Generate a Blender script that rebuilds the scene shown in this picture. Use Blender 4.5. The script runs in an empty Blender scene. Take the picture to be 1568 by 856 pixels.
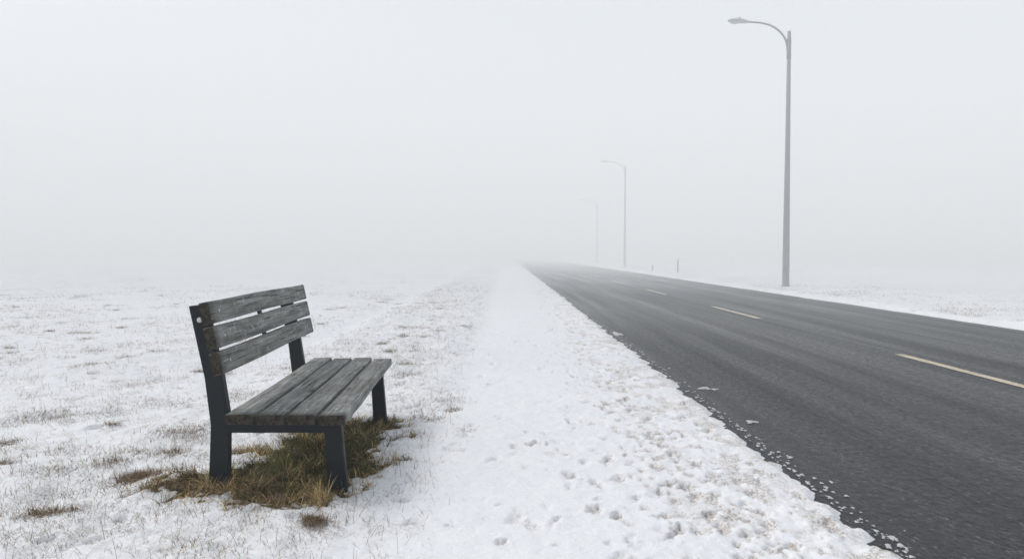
import bpy, bmesh, math, random
import numpy as np
from mathutils import Vector, Matrix
random.seed(7); rng=np.random.default_rng(7)
sc=bpy.context.scene
sc.view_settings.view_transform='Standard'; sc.view_settings.look='None'; sc.view_settings.exposure=0; sc.view_settings.gamma=1

# ---------------------------------------------------------------- noise
def _h(ix,iy,s):
    n=(ix.astype(np.int64)*374761393+iy.astype(np.int64)*668265263+s*1274126177)&0xffffffff
    n=((n^(n>>13))*1274126177)&0xffffffff
    return ((n^(n>>16))&0xffff)/65535.0
def vn(x,y,s=0):
    ix=np.floor(x);iy=np.floor(y);fx=x-ix;fy=y-iy
    fx=fx*fx*fx*(fx*(fx*6-15)+10);fy=fy*fy*fy*(fy*(fy*6-15)+10)
    a=_h(ix,iy,s);b=_h(ix+1,iy,s);c=_h(ix,iy+1,s);d=_h(ix+1,iy+1,s)
    return (a+(b-a)*fx)*(1-fy)+(c+(d-c)*fx)*fy
def fbm(x,y,o=3,s=0):
    t=0;a=1.;n=0
    for i in range(o):
        t=t+a*vn(x*2**i+17.3*i,y*2**i-9.1*i,s+i*31);n+=a;a*=.5
    return t/n
def ss(a,b,x):
    t=np.clip((x-a)/(b-a),0,1);return t*t*(3-2*t)

# ---------------------------------------------------------------- ground functions
RL,RR=1.59,8.42
def patch_mask(X,Y):
    dx=np.abs(X+1.13-0.04*(4.4-Y))-0.20; dy=np.abs(Y-4.43)-0.80
    d=np.hypot(np.maximum(dx,0),np.maximum(dy,0))+np.minimum(np.maximum(dx,dy),0)
    d2=np.hypot((X+1.38)/1.25,(Y-3.66)/.75)-.10
    d=np.minimum(d,d2)
    n=fbm(X*5,Y*5,2,91)-.5; n2=fbm(X*19,Y*19,3,92)-.5
    return 1-ss(.03,.22,d+n*.38+n2*.34)
# foot prints
prints=[]
def add_print(x,y,ang,L,W,dep): prints.append((x,y,ang,L,W,dep))
for i in range(950):
    y=2.8*math.exp(random.random()**1.1*1.9)
    x=random.gauss(1.05,.30) if random.random()<.8 else random.uniform(-.5,1.4)
    if x>1.5 or x<-.7: continue
    s=random.random()**2*.85+.1
    add_print(x,y,random.gauss(0,.6),.070*s+.010,.036*s+.009,random.uniform(.005,.019))
for (x,y) in [(.42,3.38),(.52,3.30),(.36,3.9),(.62,4.25),(.18,4.6),(.47,5.2),(.75,3.1),(.95,3.3),(.85,3.75)]:
    add_print(x,y,random.gauss(0,.4),.075,.034,.024)
for i in range(260):
    y=random.uniform(2.7,12); x=random.uniform(-5.5,-.4)
    add_print(x,y,random.gauss(0,1),random.uniform(.03,.08),random.uniform(.03,.06),random.uniform(.008,.020))
def height(X,Y,fp=True):
    d=np.maximum(np.hypot(X,Y),.1)
    f1=1/(1+(d/16)**2); f2=1/(1+(d/45)**2)
    xe=RL+.08*(fbm(Y*.9,Y*0+.5,2,5)-.5)+.15*(fbm(Y*7,X*5,4,6)-.5)
    wl=1-ss(xe-.09,xe+.13,X)
    xr=RR+.16*(fbm(Y*.8,Y*0+.5,3,8)-.5)
    wr=ss(xr-.12,xr+.22,X)
    leftedge=-.35+.3*(fbm(Y*.35,Y*0,2,12)-.5)-.18*ss(8,3,Y)
    wp=ss(leftedge-.25,leftedge+.12,X)
    field=.07*(fbm(X*.9,Y*.9,3,20)-.5)*f2+.050*(fbm(X*4,Y*4,4,21)-.5)*f1+.016*(fbm(X*17,Y*17,2,22)-.5)*f1
    wv=ss(-2.7,-2.2,X)*(1-ss(-.75,-.3,X))*ss(4.5,7.5,Y)
    tus=.05*ss(.35,.8,fbm(X*1.6,Y*1.1,3,25))*(.3+.7*f2)+.022*(fbm(X*9,Y*7,2,26)-.4)*f1
    field=field*(1-.35*wv)+wv*(tus+.025)
    trk=np.exp(-((X+2.75+.1*np.sin(Y*.3))/.22)**2)*ss(5,9,Y);field=field*(1-.7*trk)-.03*trk
    path=.012*(fbm(X*2.5,Y*2.5,2,30)-.5)+.011*(fbm(X*12,Y*12,3,31)-.5)*f1
    sh=ss(.45,1.2,X)*(1-ss(1.7,1.9,X))
    path=path+sh*(.032*(fbm(X*13,Y*10,4,33)-.45)*f1+.015*(fbm(X*34,Y*34,2,34)-.5)*f1)+.0
    L=.028+field*(1-wp)+path*wp
    R=.10+.10*(fbm(X*.7,Y*.7,3,41)-.4)*f2+.05*(fbm(X*3,Y*3,3,42)-.5)*f2
    Z=np.where(X<4, -.035+(L+.035)*wl, -.035+(R+.035)*wr)
    pm=patch_mask(X,Y)
    Z=Z-.022*pm*(X<0)
    Z=Z+.055*np.exp(-(((X+1.62)/.28)**2+((Y-3.75)/.4)**2))
    dirt=np.zeros_like(Z)
    if fp:
        for (x,y,a,Lx,W,dep) in prints:
            ca,sa=math.cos(a),math.sin(a)
            if Z.ndim==2 and X.shape[0]>1:
                r=.2
                i0,i1=np.searchsorted(Y[:,0],[y-r,y+r]); j0,j1=np.searchsorted(X[0],[x-r,x+r])
                if i1<=i0 or j1<=j0: continue
                xx=X[i0:i1,j0:j1]-x; yy=Y[i0:i1,j0:j1]-y
                u=(xx*ca+yy*sa)/W; v=(-xx*sa+yy*ca)/Lx
                q=np.sqrt(u*u+v*v)+.9*(vn(X[i0:i1,j0:j1]*45,Y[i0:i1,j0:j1]*45,77)-.5)+.6*(vn(X[i0:i1,j0:j1]*90,Y[i0:i1,j0:j1]*90,78)-.5)
                dent=1-ss(.55,1.05,q); rim=np.exp(-((q-1.25)/.25)**2)
                Z[i0:i1,j0:j1]+=-dep*dent*wl[i0:i1,j0:j1]+dep*.28*rim*wl[i0:i1,j0:j1]
                dirt[i0:i1,j0:j1]=np.maximum(dirt[i0:i1,j0:j1],dent*(dep/.016))
    return Z,dirt,wp,wv,sh*wl,pm,wr

# ---------------------------------------------------------------- helpers
def link(o,par=None):
    sc.collection.objects.link(o)
    if par: o.parent=par
    return o
def newmat(n):
    m=bpy.data.materials.new(n);m.use_nodes=True
    nt=m.node_tree;return m,nt,nt.nodes,nt.links,nt.nodes['Principled BSDF']
def N(nt,t,**k):
    n=nt.nodes.new(t)
    for a,b in k.items(): setattr(n,a,b)
    return n
def noise(nt,vec,scale,detail=4,rough=.55,dist=0):
    n=nt.nodes.new('ShaderNodeTexNoise');n.inputs['Scale'].default_value=scale;n.inputs['Detail'].default_value=detail
    n.inputs['Roughness'].default_value=rough;n.inputs['Distortion'].default_value=dist
    nt.links.new(vec,n.inputs['Vector']);return n.outputs['Fac']
def mapr(nt,v,a,b,c=0,d=1):
    n=nt.nodes.new('ShaderNodeMapRange');n.inputs[1].default_value=a;n.inputs[2].default_value=b
    n.inputs[3].default_value=c;n.inputs[4].default_value=d;nt.links.new(v,n.inputs[0]);return n.outputs[0]
def math_(nt,op,a,b):
    n=nt.nodes.new('ShaderNodeMath');n.operation=op
    for i,v in enumerate((a,b)):
        if isinstance(v,(int,float)): n.inputs[i].default_value=v
        else: nt.links.new(v,n.inputs[i])
    return n.outputs[0]
def mixc(nt,f,a,b,mode='MIX'):
    n=nt.nodes.new('ShaderNodeMix');n.data_type='RGBA';n.blend_type=mode
    for i,v in ((0,f),(6,a),(7,b)):
        if isinstance(v,(int,float)): n.inputs[i].default_value=v
        elif isinstance(v,tuple): n.inputs[i].default_value=(*v,1)
        else: nt.links.new(v,n.inputs[i])
    return n.outputs[2]
def mapping(nt,src,scale,loc=None):
    n=nt.nodes.new('ShaderNodeMapping');n.inputs['Scale'].default_value=scale;nt.links.new(src,n.inputs['Vector'])
    return n
def bump(nt,h,st,dist,bsdf,prev=None):
    n=nt.nodes.new('ShaderNodeBump');n.inputs['Strength'].default_value=st;n.inputs['Distance'].default_value=dist
    nt.links.new(h,n.inputs['Height'])
    if prev: nt.links.new(prev,n.inputs['Normal'])
    if bsdf: nt.links.new(n.outputs[0],bsdf.inputs['Normal'])
    return n.outputs[0]

# ---------------------------------------------------------------- ground mesh
def axis_grow(start,stop,d0,g):
    out=[start];d=d0
    while out[-1]<stop:
        out.append(out[-1]+d); d=d0+g*(out[-1]-start)
    return out
ys=[-120,-60,-30,-15,-8,-4,-2,-1,0,.8,1.4,1.9,2.2,2.4]+axis_grow(2.5,1500,.013,.0066)
xl=[-v for v in axis_grow(2.2,1300,.017,.015)][::-1]
xm=list(np.arange(-2.18,1.80,.015))
xr_=list(np.arange(1.9,8.1,.3))+list(np.arange(8.15,9.3,.04))+axis_grow(9.34,1300,.06,.03)
xs=np.array(xl+xm+xr_);ys=np.array(ys)
X,Y=np.meshgrid(xs,ys)
Z,dirt,wp,wv,sh,pm,wr=height(X,Y)
ny,nx=X.shape
co=np.stack([X,Y,Z],-1).reshape(-1,3).astype(np.float32)
idx=np.arange(nx*ny).reshape(ny,nx)
q=np.stack([idx[:-1,:-1],idx[:-1,1:],idx[1:,1:],idx[1:,:-1]],-1).reshape(-1,4)
def mesh_np(name,co,faces,nper,smooth=True):
    me=bpy.data.meshes.new(name)
    me.vertices.add(len(co));me.vertices.foreach_set('co',np.ascontiguousarray(co,dtype=np.float32).ravel())
    nf=len(faces);me.loops.add(nf*nper);me.polygons.add(nf)
    me.loops.foreach_set('vertex_index',faces.astype(np.int32).ravel())
    me.polygons.foreach_set('loop_start',np.arange(nf,dtype=np.int32)*nper)
    me.polygons.foreach_set('use_smooth',np.full(nf,smooth))
    me.update(calc_edges=True);return me
me=mesh_np('ground',co,q,4)
gr=ss(.42,.68,fbm(X*.55,Y*.55,3,50)*.6+fbm(X*2.6,Y*2.6,3,51)*.4)
trk=np.exp(-((X+2.75+.1*np.sin(Y*.3))/.28)**2)*ss(5,9,Y)
grass=((1-wp)*(.28+.72*gr)*(X<4)+wv*.5)*(1-.85*trk)+wr*(X>4)*(.30+.65*gr)+.6*wr*np.exp(-((X-8.9)/.35)**2)
grass=np.clip(grass,0,1)
shn=ss(.45,.75,fbm(X*7,Y*5,4,55))
dirtm=np.clip(dirt*(.30+.85*ss(.4,1.2,X))*(X>-.6)+sh*shn*.50+sh*ss(1.25,1.55,X)*.22+.1*dirt+.07*wp*(X<4),0,1)
col=np.stack([grass,dirtm,pm,np.ones_like(pm)],-1).reshape(-1,4).astype(np.float32)
ca=me.color_attributes.new('masks','FLOAT_COLOR','POINT');ca.data.foreach_set('color',col.ravel())
ground=link(bpy.data.objects.new('snow_ground',me))
m,nt,nd,lk,bs=newmat('snow')
at=N(nt,'ShaderNodeVertexColor',layer_name='masks');sep=N(nt,'ShaderNodeSeparateColor');lk.new(at.outputs[0],sep.inputs[0])
tc=N(nt,'ShaderNodeTexCoord').outputs['Object']
n1=noise(nt,tc,38,5,.65);n2=noise(nt,tc,2.2,4);n3=noise(nt,tc,9,5,.6);n5=noise(nt,tc,75,3,.7)
mp=mapping(nt,tc,(1,.6,1)).outputs[0]
n4=noise(nt,mp,9,7,.8)
base=mixc(nt,n2,(.82,.84,.865),(.89,.90,.91))
g=math_(nt,'MULTIPLY',mapr(nt,n4,.53,.62),sep.outputs[0])
g=math_(nt,'MULTIPLY',g,mapr(nt,n1,.42,.58,.2,1))
base=mixc(nt,math_(nt,'MULTIPLY',g,.9),base,(.26,.205,.145))
dn=math_(nt,'MULTIPLY',mapr(nt,math_(nt,'ADD',sep.outputs[1],math_(nt,'MULTIPLY',math_(nt,'SUBTRACT',n1,.5),1.3)),.16,.75),mapr(nt,n5,.42,.60,.1,1))
base=mixc(nt,math_(nt,'MULTIPLY',dn,.80),base,(.36,.27,.19))
pn=mapr(nt,math_(nt,'ADD',sep.outputs[2],math_(nt,'MULTIPLY',math_(nt,'SUBTRACT',n3,.5),.9)),.42,.55)
base=mixc(nt,pn,base,mixc(nt,n1,(.025,.024,.010),(.09,.070,.028)))
lk.new(base,bs.inputs['Base Color']);bs.inputs['Roughness'].default_value=.75;bs.inputs['Specular IOR Level'].default_value=.25
b1=bump(nt,noise(nt,tc,55,5,.7),.6,.006,None);b2=bump(nt,noise(nt,tc,12,4,.6),.55,.025,bs,b1)
me.materials.append(m)

# ---------------------------------------------------------------- road
ry=np.array([-120,-20,0]+axis_grow(1,900,.5,.05));rx=np.linspace(1.15,8.9,24)
RX,RY=np.meshgrid(rx,ry);RZ=np.zeros_like(RX)+.0
idr=np.arange(RX.size).reshape(RX.shape)
qr=np.stack([idr[:-1,:-1],idr[:-1,1:],idr[1:,1:],idr[1:,:-1]],-1).reshape(-1,4)
mr=mesh_np('road',np.stack([RX,RY,RZ],-1).reshape(-1,3),qr,4)
road=link(bpy.data.objects.new('asphalt_road',mr))
m,nt,nd,lk,bs=newmat('asphalt')
tc=N(nt,'ShaderNodeTexCoord').outputs['Object']
st=mapping(nt,tc,(1,.035,1)).outputs[0]; st2=mapping(nt,tc,(1,.10,1)).outputs[0]
agm=mapping(nt,tc,(1,.55,1)).outputs[0]
s1=noise(nt,st,2.2,4,.6);s2=noise(nt,st2,6,6,.7);ag=noise(nt,agm,50,4,.85);ag2=noise(nt,agm,24,6,.85)
vo=N(nt,'ShaderNodeTexVoronoi');vo.inputs['Scale'].default_value=36;lk.new(agm,vo.inputs['Vector'])
vc=N(nt,'ShaderNodeSeparateColor');lk.new(vo.outputs['Color'],vc.inputs[0])
base=mixc(nt,mapr(nt,s1,.35,.65),(.005,.006,.008),(.018,.020,.024))
base=mixc(nt,mapr(nt,s2,.5,.72,0,.45),base,(.038,.037,.036))
glint_speck=math_(nt,'MULTIPLY',mapr(nt,vo.outputs['Distance'],.34,.14,0,1),mapr(nt,vc.outputs[0],.66,.88,0,1))  # wet glints on the grain, painted into the colour as lighter specks
base=mixc(nt,math_(nt,'MULTIPLY',glint_speck,.75),base,(.20,.205,.21))
base=mixc(nt,mapr(nt,ag,.55,.64,0,.65),base,(.085,.087,.09))
base=mixc(nt,mapr(nt,ag2,.34,.5,.85,0),base,(.003,.003,.004))
sx=N(nt,'ShaderNodeSeparateXYZ');lk.new(tc,sx.inputs[0])
band=mapr(nt,math_(nt,'ABSOLUTE',math_(nt,'SUBTRACT',sx.outputs[0],3.95),0),.0,.6,1,0)
bn=math_(nt,'MULTIPLY',band,mapr(nt,s2,.35,.65,.1,.6))
base=mixc(nt,bn,base,(.058,.047,.038))
eL=mapr(nt,sx.outputs[0],1.5,2.0,1,0);eR=mapr(nt,sx.outputs[0],7.9,8.5,0,1)
ef=math_(nt,'MULTIPLY',math_(nt,'MAXIMUM',eL,eR),mapr(nt,ag2,.54,.66,0,.6))
base=mixc(nt,ef,base,(.5,.5,.5))
lk.new(base,bs.inputs['Base Color'])
rg=math_(nt,'ADD',mapr(nt,s1,.3,.7,.22,.50),mapr(nt,ag2,.4,.6,-.08,.14))
lk.new(rg,bs.inputs['Roughness'])
bs.inputs['Specular IOR Level'].default_value=.21;bs.inputs['Specular Tint'].default_value=(.82,.93,1,1)
b1=bump(nt,ag,1,.014,None);b2=bump(nt,vo.outputs['Distance'],.9,.010,bs,b1)
mr.materials.append(m)

# lane dashes
vs=[];fs=[]
for k in range(-6,20):
    y0=5.72+8*k; y1=y0+3.1; nseg=12
    for i in range(nseg+1):
        y=y0+(y1-y0)*i/nseg
        w=.058+random.uniform(-.004,.004)
        vs+= [(4.86-w,y,.004),(4.86+w,y,.004)]
    b=len(vs)-2*(nseg+1)
    for i in range(nseg): fs.append((b+2*i,b+2*i+1,b+2*i+3,b+2*i+2))
ml=bpy.data.meshes.new('lane_marking');ml.from_pydata(vs,[],fs);link(bpy.data.objects.new('lane_marking',ml))
m,nt,nd,lk,bs=newmat('worn_line_paint')
tc=N(nt,'ShaderNodeTexCoord').outputs['Object']
w=noise(nt,tc,40,5,.75);w2=noise(nt,tc,6,3)
ff=mapr(nt,math_(nt,'ADD',math_(nt,'MULTIPLY',w,.7),math_(nt,'MULTIPLY',w2,.3)),.50,.62,0,.8)
lk.new(mixc(nt,ff,(.66,.58,.43),(.10,.09,.08)),bs.inputs['Base Color']);bs.inputs['Roughness'].default_value=.7
ml.materials.append(m)

# snow scraps on asphalt
vs=[];fs=[]
def scrap(cx,cy,rx_,ry_,h):
    b=len(vs);K=18;ph=random.random()*9
    rr=[1+.35*math.sin(3*t*6.283/K+ph)+random.uniform(-.25,.25) for t in range(K)]
    for ring,(s,z) in enumerate(((1,.001),(.8,h*.7),(.45,h))):
        for t in range(K):
            a=t*6.2832/K; vs.append((cx+rx_*rr[t]*s*math.cos(a),cy+ry_*rr[t]*s*math.sin(a),z))
    vs.append((cx,cy,h))
    for r in range(2):
        for t in range(K): fs.append((b+r*K+t,b+r*K+(t+1)%K,b+(r+1)*K+(t+1)%K,b+(r+1)*K+t))
    for t in range(K): fs.append((b+2*K+t,b+2*K+(t+1)%K,b+3*K))
for a in [(1.84,6.6,.06,.05,.010),(1.92,6.55,.03,.03,.008),(1.82,5.27,.040,.035,.010),(1.72,11.1,.06,.25,.012)]: scrap(*a)
for i in range(420):
    y=2.9*math.exp(random.random()*2.2); s=random.uniform(.003,.011)
    scrap(RL+.04+abs(random.gauss(0,.05)),y,s,s*random.uniform(1,2),s*.6)
mm=bpy.data.meshes.new('snow_scraps');mm.from_pydata(vs,[],fs)
for p in mm.polygons:p.use_smooth=True
link(bpy.data.objects.new('snow_scraps',mm))
m,nt,nd,lk,bs=newmat('snow_plain');bs.inputs['Roughness'].default_value=.8
tc=N(nt,'ShaderNodeTexCoord').outputs['Object']
lk.new(mixc(nt,noise(nt,tc,60,4),(.30,.30,.30),(.75,.75,.75)),bs.inputs['Base Color'])
mm.materials.append(m)

# ---------------------------------------------------------------- grass blades
def zat(x,y):
    jx=np.clip(np.searchsorted(xs,x)-1,0,nx-2);iy=np.clip(np.searchsorted(ys,y)-1,0,ny-2)
    fx=(x-xs[jx])/(xs[jx+1]-xs[jx]);fy=(y-ys[iy])/(ys[iy+1]-ys[iy])
    return (Z[iy,jx]*(1-fx)+Z[iy,jx+1]*fx)*(1-fy)+(Z[iy+1,jx]*(1-fx)+Z[iy+1,jx+1]*fx)*fy
def blades(name,x,y,length,lean,width,colr,mat,az=None):
    n=len(x)
    if az is None: az=rng.uniform(0,6.283,n)
    dx,dy=np.cos(az),np.sin(az);z=zat(x,y)-.004
    twist=az+1.57+rng.normal(0,.5,n);wx,wy=np.cos(twist),np.sin(twist)
    V=np.zeros((n,7,3),np.float32)
    ks=[(0,1),(.35,.85),(.7,.6)]
    bend=rng.uniform(-.35,.35,n)
    for i,(t,wf) in enumerate(ks+[(1,0)]):
        a=lean*(.55+.75*t)
        hx=length*t*np.sin(a);hz=length*t*np.cos(a)
        hz=np.maximum(hz,0.002+.004*t)
        px=x+dx*hx-dy*bend*length*t*t;py=y+dy*hx+dx*bend*length*t*t;pz=z+hz
        if i<3:
            V[:,2*i,0]=px-wx*width*wf*.5;V[:,2*i,1]=py-wy*width*wf*.5;V[:,2*i,2]=pz
            V[:,2*i+1,0]=px+wx*width*wf*.5;V[:,2*i+1,1]=py+wy*width*wf*.5;V[:,2*i+1,2]=pz
        else: V[:,6,0]=px;V[:,6,1]=py;V[:,6,2]=pz
    T=np.array([[0,1,3],[0,3,2],[2,3,5],[2,5,4],[4,5,6]])
    F=(np.arange(n)[:,None,None]*7+T[None]).reshape(-1,3)
    me=mesh_np(name,V.reshape(-1,3),F,3,False)
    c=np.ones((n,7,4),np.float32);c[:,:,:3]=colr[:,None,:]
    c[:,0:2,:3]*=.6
    ca=me.color_attributes.new('c','FLOAT_COLOR','POINT');ca.data.foreach_set('color',c.ravel())
    me.materials.append(mat);return link(bpy.data.objects.new(name,me))
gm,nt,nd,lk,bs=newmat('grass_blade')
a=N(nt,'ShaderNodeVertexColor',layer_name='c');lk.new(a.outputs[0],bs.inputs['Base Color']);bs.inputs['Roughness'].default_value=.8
bs.inputs['Specular IOR Level'].default_value=.2
def palette(n,cols,w):
    cols=np.array(cols);k=rng.choice(len(cols),n,p=w);c=cols[k]*rng.uniform(.55,1.4,(n,1));return c.astype(np.float32)
n=120000
x=rng.uniform(-2,-.5,n);y=rng.uniform(3.1,5.8,n);p=patch_mask(x,y)
clump=fbm(x*7,y*7,2,71);hole=ss(.30,.48,fbm(x*13,y*13,2,74))
k=rng.random(n)<p*(.12+.6*hole);x=x[k];y=y[k];p=p[k];clump=clump[k];n=len(x);print('patch blades',n)
edge=1-ss(.55,1,p)
near=ss(3.85,3.5,y)+.6*ss(-1.35,-1.55,x)
cl=ss(.5,.68,clump)
straw=rng.random(n)<np.clip(.05+.55*edge+.55*near+.35*cl,0,.92)
cg=palette(n,[(.080,.085,.018),(.120,.115,.028),(.038,.042,.012),(.15,.125,.045)],[.33,.27,.25,.15])
cs=palette(n,[(.46,.34,.15),(.30,.19,.08),(.58,.48,.27),(.16,.10,.045)],[.35,.27,.22,.16])
c=np.where(straw[:,None],cs,cg)*(.55+.95*ss(.3,.7,fbm(x*10,y*10,2,79)))[:,None].astype(np.float32)
az=fbm(x*4,y*4,2,81)*14+rng.normal(0,.8,n)
L_=(rng.uniform(.03,.10,n)*(.7+.7*clump))*(1+.3*near)
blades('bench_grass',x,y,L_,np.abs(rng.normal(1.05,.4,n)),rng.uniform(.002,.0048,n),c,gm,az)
# field grass
xa=[];ya=[]
M=300000
u=rng.random(M)**.85;yy=2.6*np.exp(u*math.log(60/2.6));xx=-rng.random(M)*(.78*yy+.7)
cl=ss(.46,.72,fbm(xx*.9,yy*.9,2,60)*.5+fbm(xx*6,yy*6,2,61)*.5)
tk=np.exp(-((xx+2.75+.1*np.sin(yy*.3))/.28)**2)*ss(5,9,yy)
side=ss(-.15,-1.1,xx)*(1-.9*tk)
vrg=ss(-2.6,-2.2,xx)*(1-ss(-.75,-.35,xx))*ss(4.5,7.5,yy)
keep=rng.random(M)<(cl*.78+.012+.20*vrg)*side
xx=xx[keep];yy=yy[keep];xa.append(xx);ya.append(yy)
u=rng.random(26000);yy=9*np.exp(u*math.log(60/9));xx=8.55+np.abs(rng.normal(0,1,26000))*yy*.12
keep=rng.random(26000)<ss(.42,.7,fbm(xx*2,yy*1.2,2,66))
xa.append(xx[keep]);ya.append(yy[keep])
x=np.concatenate(xa);y=np.concatenate(ya);n=len(x);print('field blades',n)
d=np.hypot(x,y)
c=palette(n,[(.34,.27,.18),(.24,.17,.11),(.45,.38,.28),(.12,.08,.055)],[.33,.27,.2,.2])
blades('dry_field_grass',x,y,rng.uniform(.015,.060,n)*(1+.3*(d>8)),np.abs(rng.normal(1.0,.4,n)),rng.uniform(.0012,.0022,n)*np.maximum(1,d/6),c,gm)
n=5000;u=rng.random(n);y=2.7*np.exp(u*math.log(6));x=-rng.random(n)*(.78*y+.5)-.35
c=palette(n,[(.28,.21,.14),(.17,.12,.08)],[.6,.4])
blades('dry_grass_stalks',x,y,rng.uniform(.05,.17,n),np.abs(rng.normal(.85,.4,n)),rng.uniform(.0011,.0020,n),c,gm)
tu=[(-2.02,3.88,.045,1000),(-2.18,3.34,.045,450),(-2.05,3.38,.03,120),(-.86,3.17,.035,600),(-2.3,4.15,.07,360),(-2.05,4.3,.06,260),
    (-1.65,4.9,.05,200),(-1.9,3.9,.04,100),(-.42,5.6,.04,150),(-1.62,4.35,.06,600),(-1.95,5.6,.1,300),(-3.1,5.5,.12,300),(-2.7,4.4,.1,200),(-.5,5.9,.1,200),(-.3,4.9,.05,60)]
for i in range(130):
    yy=3.3*math.exp(random.random()*2.0);tu.append((-.6-random.random()*(.78*yy-.3),yy,random.uniform(.03,.14),random.randint(60,300)))
x=np.concatenate([rng.normal(a,s,k) for a,b,s,k in tu]);y=np.concatenate([rng.normal(b,s,k) for a,b,s,k in tu]);n=len(x)
c=palette(n,[(.28,.19,.10),(.18,.11,.06),(.38,.30,.18),(.08,.06,.025)],[.3,.3,.22,.18])
blades('grass_tufts',x,y,rng.uniform(.02,.065,n),np.abs(rng.normal(.9,.4,n)),rng.uniform(.0015,.003,n),c,gm)

# ---------------------------------------------------------------- bench
bench=link(bpy.data.objects.new('park_bench',None))
bench.location=(-.80,3.55,0);bench.rotation_euler=(0,0,math.radians(2.3))
LEN=1.95
wm,nt,nd,lk,bs=newmat('weathered_wood')
tc=N(nt,'ShaderNodeTexCoord');oi=N(nt,'ShaderNodeObjectInfo')
cmb=N(nt,'ShaderNodeCombineXYZ')
for i in range(3): lk.new(oi.outputs['Random'],cmb.inputs[i])
sc_=N(nt,'ShaderNodeVectorMath',operation='SCALE');sc_.inputs['Scale'].default_value=37;lk.new(cmb.outputs[0],sc_.inputs[0])
av=N(nt,'ShaderNodeVectorMath',operation='ADD');lk.new(tc.outputs['Object'],av.inputs[0]);lk.new(sc_.outputs[0],av.inputs[1])
v=av.outputs[0]
gr_=mapping(nt,v,(1,.06,1)).outputs[0];gr2=mapping(nt,v,(1,.025,1)).outputs[0]
g1=noise(nt,gr_,34,6,.72,.8);g2=noise(nt,gr2,75,4,.7,.3);bl=noise(nt,v,4,4,.6);bl2=noise(nt,v,20,6,.75)
tone=mapr(nt,oi.outputs['Random'],0,1,.90,1.18)
base=mixc(nt,mapr(nt,g1,.32,.68),(.060,.063,.057),(.42,.435,.415))
base=mixc(nt,mapr(nt,g2,.36,.48,.88,0),base,(.018,.018,.016))
base=mixc(nt,mapr(nt,bl,.38,.62,0,.55),base,(.125,.135,.115))
base=mixc(nt,mapr(nt,bl2,.57,.68,0,.6),base,(.55,.57,.58))
kv=N(nt,'ShaderNodeTexVoronoi');kv.inputs['Scale'].default_value=1;km=mapping(nt,v,(7,2.2,7)).outputs[0];lk.new(km,kv.inputs['Vector'])
base=mixc(nt,mapr(nt,kv.outputs['Distance'],.05,.15,.85,0),base,(.025,.023,.020))
gen=N(nt,'ShaderNodeSeparateXYZ');lk.new(tc.outputs['Generated'],gen.inputs[0])
ye=math_(nt,'ABSOLUTE',math_(nt,'SUBTRACT',gen.outputs[1],.5),0)
base=mixc(nt,math_(nt,'MULTIPLY',mapr(nt,ye,.46,.5,0,.85),mapr(nt,bl2,.3,.55,.4,1)),base,(.03,.029,.024))
vmul=N(nt,'ShaderNodeVectorMath',operation='SCALE');lk.new(base,vmul.inputs[0]);lk.new(tone,vmul.inputs['Scale'])
lk.new(vmul.outputs[0],bs.inputs['Base Color']);bs.inputs['Roughness'].default_value=.75;bs.inputs['Specular IOR Level'].default_value=.3
b1=bump(nt,g1,.6,.006,None);bump(nt,g2,.8,.006,bs,b1)
em,nt,nd,lk,bs=newmat('wood_end_grain')
tc=N(nt,'ShaderNodeTexCoord').outputs['Object'];e1=noise(nt,tc,60,5,.7)
lk.new(mixc(nt,mapr(nt,e1,.35,.65),(.010,.009,.007),(.080,.068,.050)),bs.inputs['Base Color']);bs.inputs['Roughness'].default_value=.85
bs.inputs['Specular IOR Level'].default_value=.2
bump(nt,e1,.6,.004,bs)
sm,nt,nd,lk,bs=newmat('painted_steel')
tc=N(nt,'ShaderNodeTexCoord').outputs['Object'];e1=noise(nt,tc,7,5,.6);e2=noise(nt,tc,140,3,.6)
lk.new(mixc(nt,e1,(.005,.010,.013),(.011,.019,.025)),bs.inputs['Base Color'])
lk.new(mapr(nt,e1,.3,.7,.38,.6),bs.inputs['Roughness']);bump(nt,e2,.15,.001,bs)
bs.inputs['Specular IOR Level'].default_value=.26
bm_,nt,nd,lk,bs=newmat('galvanised_bolt');bs.inputs['Metallic'].default_value=.8;bs.inputs['Roughness'].default_value=.4
tc=N(nt,'ShaderNodeTexCoord').outputs['Object'];lk.new(mixc(nt,noise(nt,tc,200),(.45,.46,.48),(.8,.8,.82)),bs.inputs['Base Color'])

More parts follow.
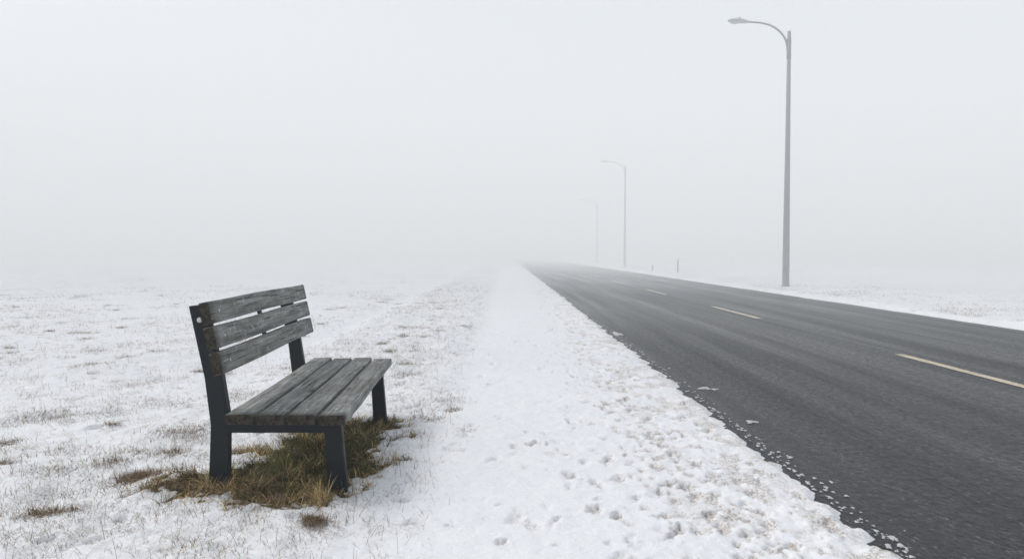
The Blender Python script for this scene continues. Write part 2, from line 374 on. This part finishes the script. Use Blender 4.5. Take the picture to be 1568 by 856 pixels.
def plank(name,cx,cz,w,t,rot,y0=0,y1=LEN):
    bm=bmesh.new();K=30;b=.008
    prof=[(-w/2+b,-t/2),(w/2-b,-t/2),(w/2-b*.3,-t/2+b*.3),(w/2,-t/2+b),(w/2,t/2-b),(w/2-b*.3,t/2-b*.3),(w/2-b,t/2),(-w/2+b,t/2),(-w/2+b*.3,t/2-b*.3),(-w/2,t/2-b),(-w/2,-t/2+b),(-w/2+b*.3,-t/2+b*.3)]
    L=y1-y0;rings=[];seed=random.random()*50
    stations=[0,.006]+[i*L/K for i in range(1,K)]+[L-.006,L]
    for s in stations:
        sh_=.93 if s in(0,L) else 1
        ww=1+.014*math.sin(s*7+seed)+random.uniform(-.010,.010);tz=.0022*math.sin(s*4+seed*2)
        rings.append([bm.verts.new((px*(1-(1-sh_)*.05/w)*ww,s-L/2,pz*sh_+tz)) for px,pz in prof])
    for a,bb in zip(rings,rings[1:]):
        for i in range(12): bm.faces.new((a[i],bb[i],bb[(i+1)%12],a[(i+1)%12]))
    f1=bm.faces.new(rings[0]);f2=bm.faces.new(rings[-1][::-1])
    f1.material_index=1;f2.material_index=1
    bmesh.ops.recalc_face_normals(bm,faces=bm.faces)
    me=bpy.data.meshes.new(name);bm.to_mesh(me);bm.free();me.materials.append(wm);me.materials.append(em)
    for p in me.polygons: p.use_smooth=len(p.vertices)==4
    me.set_sharp_from_angle(angle=.7)
    o=link(bpy.data.objects.new(name,me),bench);o.location=(cx,(y0+y1)/2,cz);o.rotation_euler=(0,rot,0);return o
W=.135;G=.0165
for i in range(4):
    plank(f'seat_plank_{i+1}',-W/2-i*(W+G),.45-.026+(.004 if i==3 else 0)-(.004 if i==0 else 0),W,.052,random.uniform(-.01,.01),random.uniform(-.006,.006),LEN+random.uniform(-.006,.006))
ang=math.atan2(.075,.36)
ux,uz=-math.sin(ang),math.cos(ang)
nxx,nzz=math.cos(ang),math.sin(ang)
fx0,fz0=-.588,.655
for i in range(3):
    s=.056+i*(.112+.0165); t=.052
    cx=fx0+ux*s-nxx*t/2;cz=fz0+uz*s-nzz*t/2
    plank(f'back_plank_{i+1}',cx,cz,t,.112,-ang,random.uniform(-.006,.006),LEN+random.uniform(-.006,.006))
def extrude_poly(name,pts,y0,y1,mat,bev=.006):
    bm=bmesh.new();a=[bm.verts.new((x,y0,z)) for x,z in pts];f=bm.faces.new(a)
    r=bmesh.ops.extrude_face_region(bm,geom=[f]);
    for v_ in r['geom']:
        if isinstance(v_,bmesh.types.BMVert): v_.co.y=y1
    bmesh.ops.recalc_face_normals(bm,faces=bm.faces)
    bmesh.ops.bevel(bm,geom=[e for e in bm.edges if e.calc_face_angle(0)>.3],offset=bev,segments=2,affect='EDGES',profile=.5)
    me=bpy.data.meshes.new(name);bm.to_mesh(me);bm.free();me.materials.append(mat)
    return link(bpy.data.objects.new(name,me),bench)
def backx(z):
    s=(z-fz0)/uz; return fx0+ux*s-nxx*.0535
for nm,y0 in (('near',.10),('far',1.70)):
    y1=y0+.055
    pt=backx(.99)
    pts=[(-.105,-.06),(-.005,-.06),(-.040,.392),(-.60,.392+.002),(backx(.62),.62),(pt,.992),(pt-.085,.985),(-.722,.62),(-.695,.38),(-.715,-.06),(-.612,-.06),(-.605,.34),(-.125,.335)]
    extrude_poly(f'frame_{nm}',pts,y0,y1,sm)
def disc(name,loc,axis,r=.013,h=.006):
    bm=bmesh.new();bmesh.ops.create_uvsphere(bm,u_segments=16,v_segments=8,radius=r)
    for v_ in bm.verts: v_.co.z*=h/r
    me=bpy.data.meshes.new(name);bm.to_mesh(me);bm.free();me.materials.append(bm_)
    for p in me.polygons:p.use_smooth=True
    o=link(bpy.data.objects.new(name,me),bench);o.location=loc
    o.rotation_euler=Vector(axis).to_track_quat('Z','Y').to_euler();return o
k=1
for z in (.915,):
    disc(f'bolt_{k}',(backx(z)-.045,.10,z),(0,-1,0),.015,.008);k+=1
for y in (.128,1.728):
    for i in range(3):
        s=.056+i*.1285
        disc(f'bolt_{k}',(fx0+ux*s,y,fz0+uz*s),(nxx,0,nzz),.007,.003);k+=1
    for i in range(4):
        disc(f'bolt_{k}',(-W/2-i*(W+G),y,.4505),(0,0,1),.007,.002);k+=1
b0=(backx(.64)-.002,.64);b1=(backx(1.0)-.002,1.0)
extrude_poly('back_strap',[b0,b1,(b1[0]-.012,1.0),(b0[0]-.012,.64)],.92,.98,sm,.002)
extrude_poly('seat_strap',[(-.03,.396),(-.03,.380),(-.57,.380),(-.57,.396)],.92,.98,sm,.002)
extrude_poly('under_rail',[(-.29,.378),(-.29,.348),(-.33,.348),(-.33,.378)],.16,1.70,sm,.003)

bm=bmesh.new();bmesh.ops.create_icosphere(bm,subdivisions=3,radius=.05)
for v_ in bm.verts:
    c=v_.co;c.z*=.45;c.x*=1.3;c*=1+.25*(math.sin(c.x*60+c.y*40)*.5+random.uniform(-.15,.15))
me=bpy.data.meshes.new('brown_stone');bm.to_mesh(me);bm.free();o=link(bpy.data.objects.new('brown_stone',me));o.location=(-1.13,3.52,.035)
m,nt,nd,lk,bs=newmat('stone');tc=N(nt,'ShaderNodeTexCoord').outputs['Object']
lk.new(mixc(nt,noise(nt,tc,30,5),(.06,.035,.02),(.2,.14,.1)),bs.inputs['Base Color']);bs.inputs['Roughness'].default_value=.9;me.materials.append(m)

# ---------------------------------------------------------------- street lamps
gm2,nt,nd,lk,bs=newmat('galvanised_steel');tc=N(nt,'ShaderNodeTexCoord').outputs['Object']
zz=mapping(nt,tc,(3,3,.5)).outputs[0];g=noise(nt,zz,4,5,.65)
lk.new(mixc(nt,g,(.24,.245,.245),(.40,.40,.39)),bs.inputs['Base Color']);bs.inputs['Roughness'].default_value=.6;bs.inputs['Metallic'].default_value=.1
lm2,nt,nd,lk,bs=newmat('lamp_lens');bs.inputs['Base Color'].default_value=(.6,.6,.58,1);bs.inputs['Roughness'].default_value=.3
hm,nt,nd,lk,bs=newmat('lamp_housing');tc=N(nt,'ShaderNodeTexCoord').outputs['Object']
lk.new(mixc(nt,noise(nt,tc,5),(.48,.49,.50),(.58,.59,.60)),bs.inputs['Base Color']);bs.inputs['Roughness'].default_value=.5
def tube(name,pts,rad,mat,par,seg=16,cap=True):
    bm=bmesh.new();rings=[]
    pts=[Vector(p) for p in pts]
    for i,p in enumerate(pts):
        d=(pts[min(i+1,len(pts)-1)]-pts[max(i-1,0)]).normalized()
        ref=Vector((0,1,0));u_=d.cross(ref).normalized();w_=d.cross(u_).normalized()
        rings.append([bm.verts.new(p+(u_*math.cos(t*6.28318/seg)+w_*math.sin(t*6.28318/seg))*rad[i]) for t in range(seg)])
    for a,b in zip(rings,rings[1:]):
        for i in range(seg): bm.faces.new((a[i],a[(i+1)%seg],b[(i+1)%seg],b[i]))
    if cap: bm.faces.new(rings[0]);bm.faces.new(rings[-1])
    bmesh.ops.recalc_face_normals(bm,faces=bm.faces)
    me=bpy.data.meshes.new(name);bm.to_mesh(me);bm.free();me.materials.append(mat)
    for p in me.polygons:p.use_smooth=len(p.vertices)==4
    return link(bpy.data.objects.new(name,me),par)
def lamp(x,y,H=8.9,s=1):
    e=link(bpy.data.objects.new('street_lamp',None));z0=0.0;e.location=(x,y,z0)
    tube('pole',[(0,0,-.2),(0,0,.0),(0,0,1.3),(0,0,H*.5),(0,0,H-.01),(0,0,H)],[.120,.120,.115,.088,.058,.052],gm2,e)
    tube('base_collar',[(0,0,-.1),(0,0,.10),(0,0,.14)],[.16,.16,.13],gm2,e)
    tube('arm_bracket',[(0,0,H-.95),(0,0,H-.25)],[.074,.074],gm2,e)
    P=[(-.04,H-.88),(-.06,H-.55),(-.13,H-.28),(-.32,H-.02),(-.62,H+.18),(-.95,H+.27),(-1.25,H+.30),(-1.45,H+.31)]
    pts=[]
    for i in range(len(P)-1):
        p0=P[max(i-1,0)];p1=P[i];p2=P[i+1];p3=P[min(i+2,len(P)-1)]
        for t in (0,.25,.5,.75):
            f=lambda a,b,c,d:.5*((2*b)+(-a+c)*t+(2*a-5*b+4*c-d)*t*t+(-a+3*b-3*c+d)*t**3)
            pts.append((f(p0[0],p1[0],p2[0],p3[0]),0,f(p0[1],p1[1],p2[1],p3[1])))
    pts.append((P[-1][0],0,P[-1][1]))
    tube('arm',pts,[.036-.008*i/len(pts) for i in range(len(pts))],gm2,e,12)
    bm=bmesh.new();seg=20;rings=[]
    prof=[(0,.04,.035,.035),(.05,.06,.05,.045),(.15,.09,.08,.05),(.30,.15,.09,.055),(.48,.17,.085,.05),(.62,.14,.065,.04),(.70,.08,.04,.03),(.735,.02,.01,.01)]
    for (u_,w_,up,dn_) in prof:
        ring=[]
        for t in range(seg):
            a=t*6.28318/seg;cy=math.cos(a)*w_;cz=math.sin(a);cz=cz*up if cz>0 else cz*dn_
            ring.append(bm.verts.new((-1.40-u_,cy,H+.31+u_*.06+cz)))
        rings.append(ring)
    for a,b in zip(rings,rings[1:]):
        for i in range(seg): bm.faces.new((a[i],a[(i+1)%seg],b[(i+1)%seg],b[i]))
    bm.faces.new(rings[0]);bm.faces.new(rings[-1]);bmesh.ops.recalc_face_normals(bm,faces=bm.faces)
    me=bpy.data.meshes.new('lamp_head');bm.to_mesh(me);bm.free();me.materials.append(hm)
    for p in me.polygons:p.use_smooth=True
    link(bpy.data.objects.new('lamp_head',me),e)
    bm=bmesh.new();bmesh.ops.create_uvsphere(bm,u_segments=20,v_segments=10,radius=1)
    for v_ in bm.verts: v_.co=Vector((v_.co.x*.20-1.86,v_.co.y*.125,v_.co.z*.055+H+.30))
    me=bpy.data.meshes.new('lens');bm.to_mesh(me);bm.free();me.materials.append(lm2)
    for p in me.polygons:p.use_smooth=True
    link(bpy.data.objects.new('lens',me),e)
    tube('photocell',[(-1.72,0,H+.38),(-1.72,0,H+.46),(-1.72,0,H+.48)],[.04,.04,.025],hm,e,12)
    return e
lamp(9.77,25.0);lamp(10.25,62,8.8);lamp(10.75,85,7.2)
pm_,nt,nd,lk,bs=newmat('grey_post_wood');tc=N(nt,'ShaderNodeTexCoord').outputs['Object']
lk.new(mixc(nt,noise(nt,tc,12),(.10,.09,.08),(.22,.21,.2)),bs.inputs['Base Color'])
for (x,y,h) in ((10.3,43.0,.9),(9.6,47,.5)):
    e=tube('roadside_post',[(x,y,-.2),(x,y,h*.92),(x,y,h)],[.045,.04,.02],pm_,None,8)

# ---------------------------------------------------------------- fog
H=30
def fogbox(name,y0,y1,xw,z0,z1,D,E):
    bm=bmesh.new();bmesh.ops.create_cube(bm,size=1)
    me=bpy.data.meshes.new(name);bm.to_mesh(me);bm.free();o=link(bpy.data.objects.new(name,me))
    o.scale=(xw,y1-y0,z1-z0);o.location=(0,(y0+y1)/2,(z0+z1)/2)
    m=bpy.data.materials.new(name);m.use_nodes=True;nt=m.node_tree;nt.nodes.clear()
    out=nt.nodes.new('ShaderNodeOutputMaterial');v=nt.nodes.new('ShaderNodeVolumeScatter')
    v.inputs['Density'].default_value=D;v.inputs['Color'].default_value=(.965,.985,1,1)
    e=nt.nodes.new('ShaderNodeEmission');e.inputs['Color'].default_value=(.885,.95,1,1);e.inputs['Strength'].default_value=D*E  # added glow standing in for multiple scattering; brightens fog and lights the snow
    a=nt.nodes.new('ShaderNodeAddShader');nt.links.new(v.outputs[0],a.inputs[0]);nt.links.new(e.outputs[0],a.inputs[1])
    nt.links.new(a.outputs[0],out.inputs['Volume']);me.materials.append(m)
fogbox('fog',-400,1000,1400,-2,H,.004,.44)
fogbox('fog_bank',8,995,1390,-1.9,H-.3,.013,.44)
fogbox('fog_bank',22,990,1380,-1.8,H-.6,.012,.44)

# ---------------------------------------------------------------- sky + sun
w=bpy.data.worlds.new('World');sc.world=w;w.use_nodes=True;nt=w.node_tree
bg=nt.nodes['Background'];sky=nt.nodes.new('ShaderNodeTexSky');sky.sky_type='NISHITA';sky.sun_disc=False
EL,AZ=48,-70
sky.sun_elevation=math.radians(EL);sky.sun_rotation=math.radians(AZ);sky.dust_density=3
hs=nt.nodes.new('ShaderNodeHueSaturation');hs.inputs['Saturation'].default_value=.36
nt.links.new(sky.outputs[0],hs.inputs['Color']);nt.links.new(hs.outputs[0],bg.inputs['Color']);bg.inputs['Strength'].default_value=.15
sl=bpy.data.lights.new('sun','SUN');sl.energy=1.25;sl.angle=math.radians(20);sl.color=(1,.99,.97)
so=link(bpy.data.objects.new('sun',sl))
az=math.radians(AZ);el=math.radians(EL)
sd=Vector((math.sin(az)*math.cos(el),math.cos(az)*math.cos(el),math.sin(el)))
so.rotation_euler=sd.to_track_quat('Z','Y').to_euler();so.location=(-20,20,60)

# ---------------------------------------------------------------- camera
cd=bpy.data.cameras.new('camera');cam=link(bpy.data.objects.new('camera',cd));cam.location=(0,0,1.25)
cd.lens=1100/1568*36;cd.clip_end=5000;cd.clip_start=.05
cam.rotation_euler=(math.radians(90-2.08),0,math.radians(-.47));sc.camera=cam
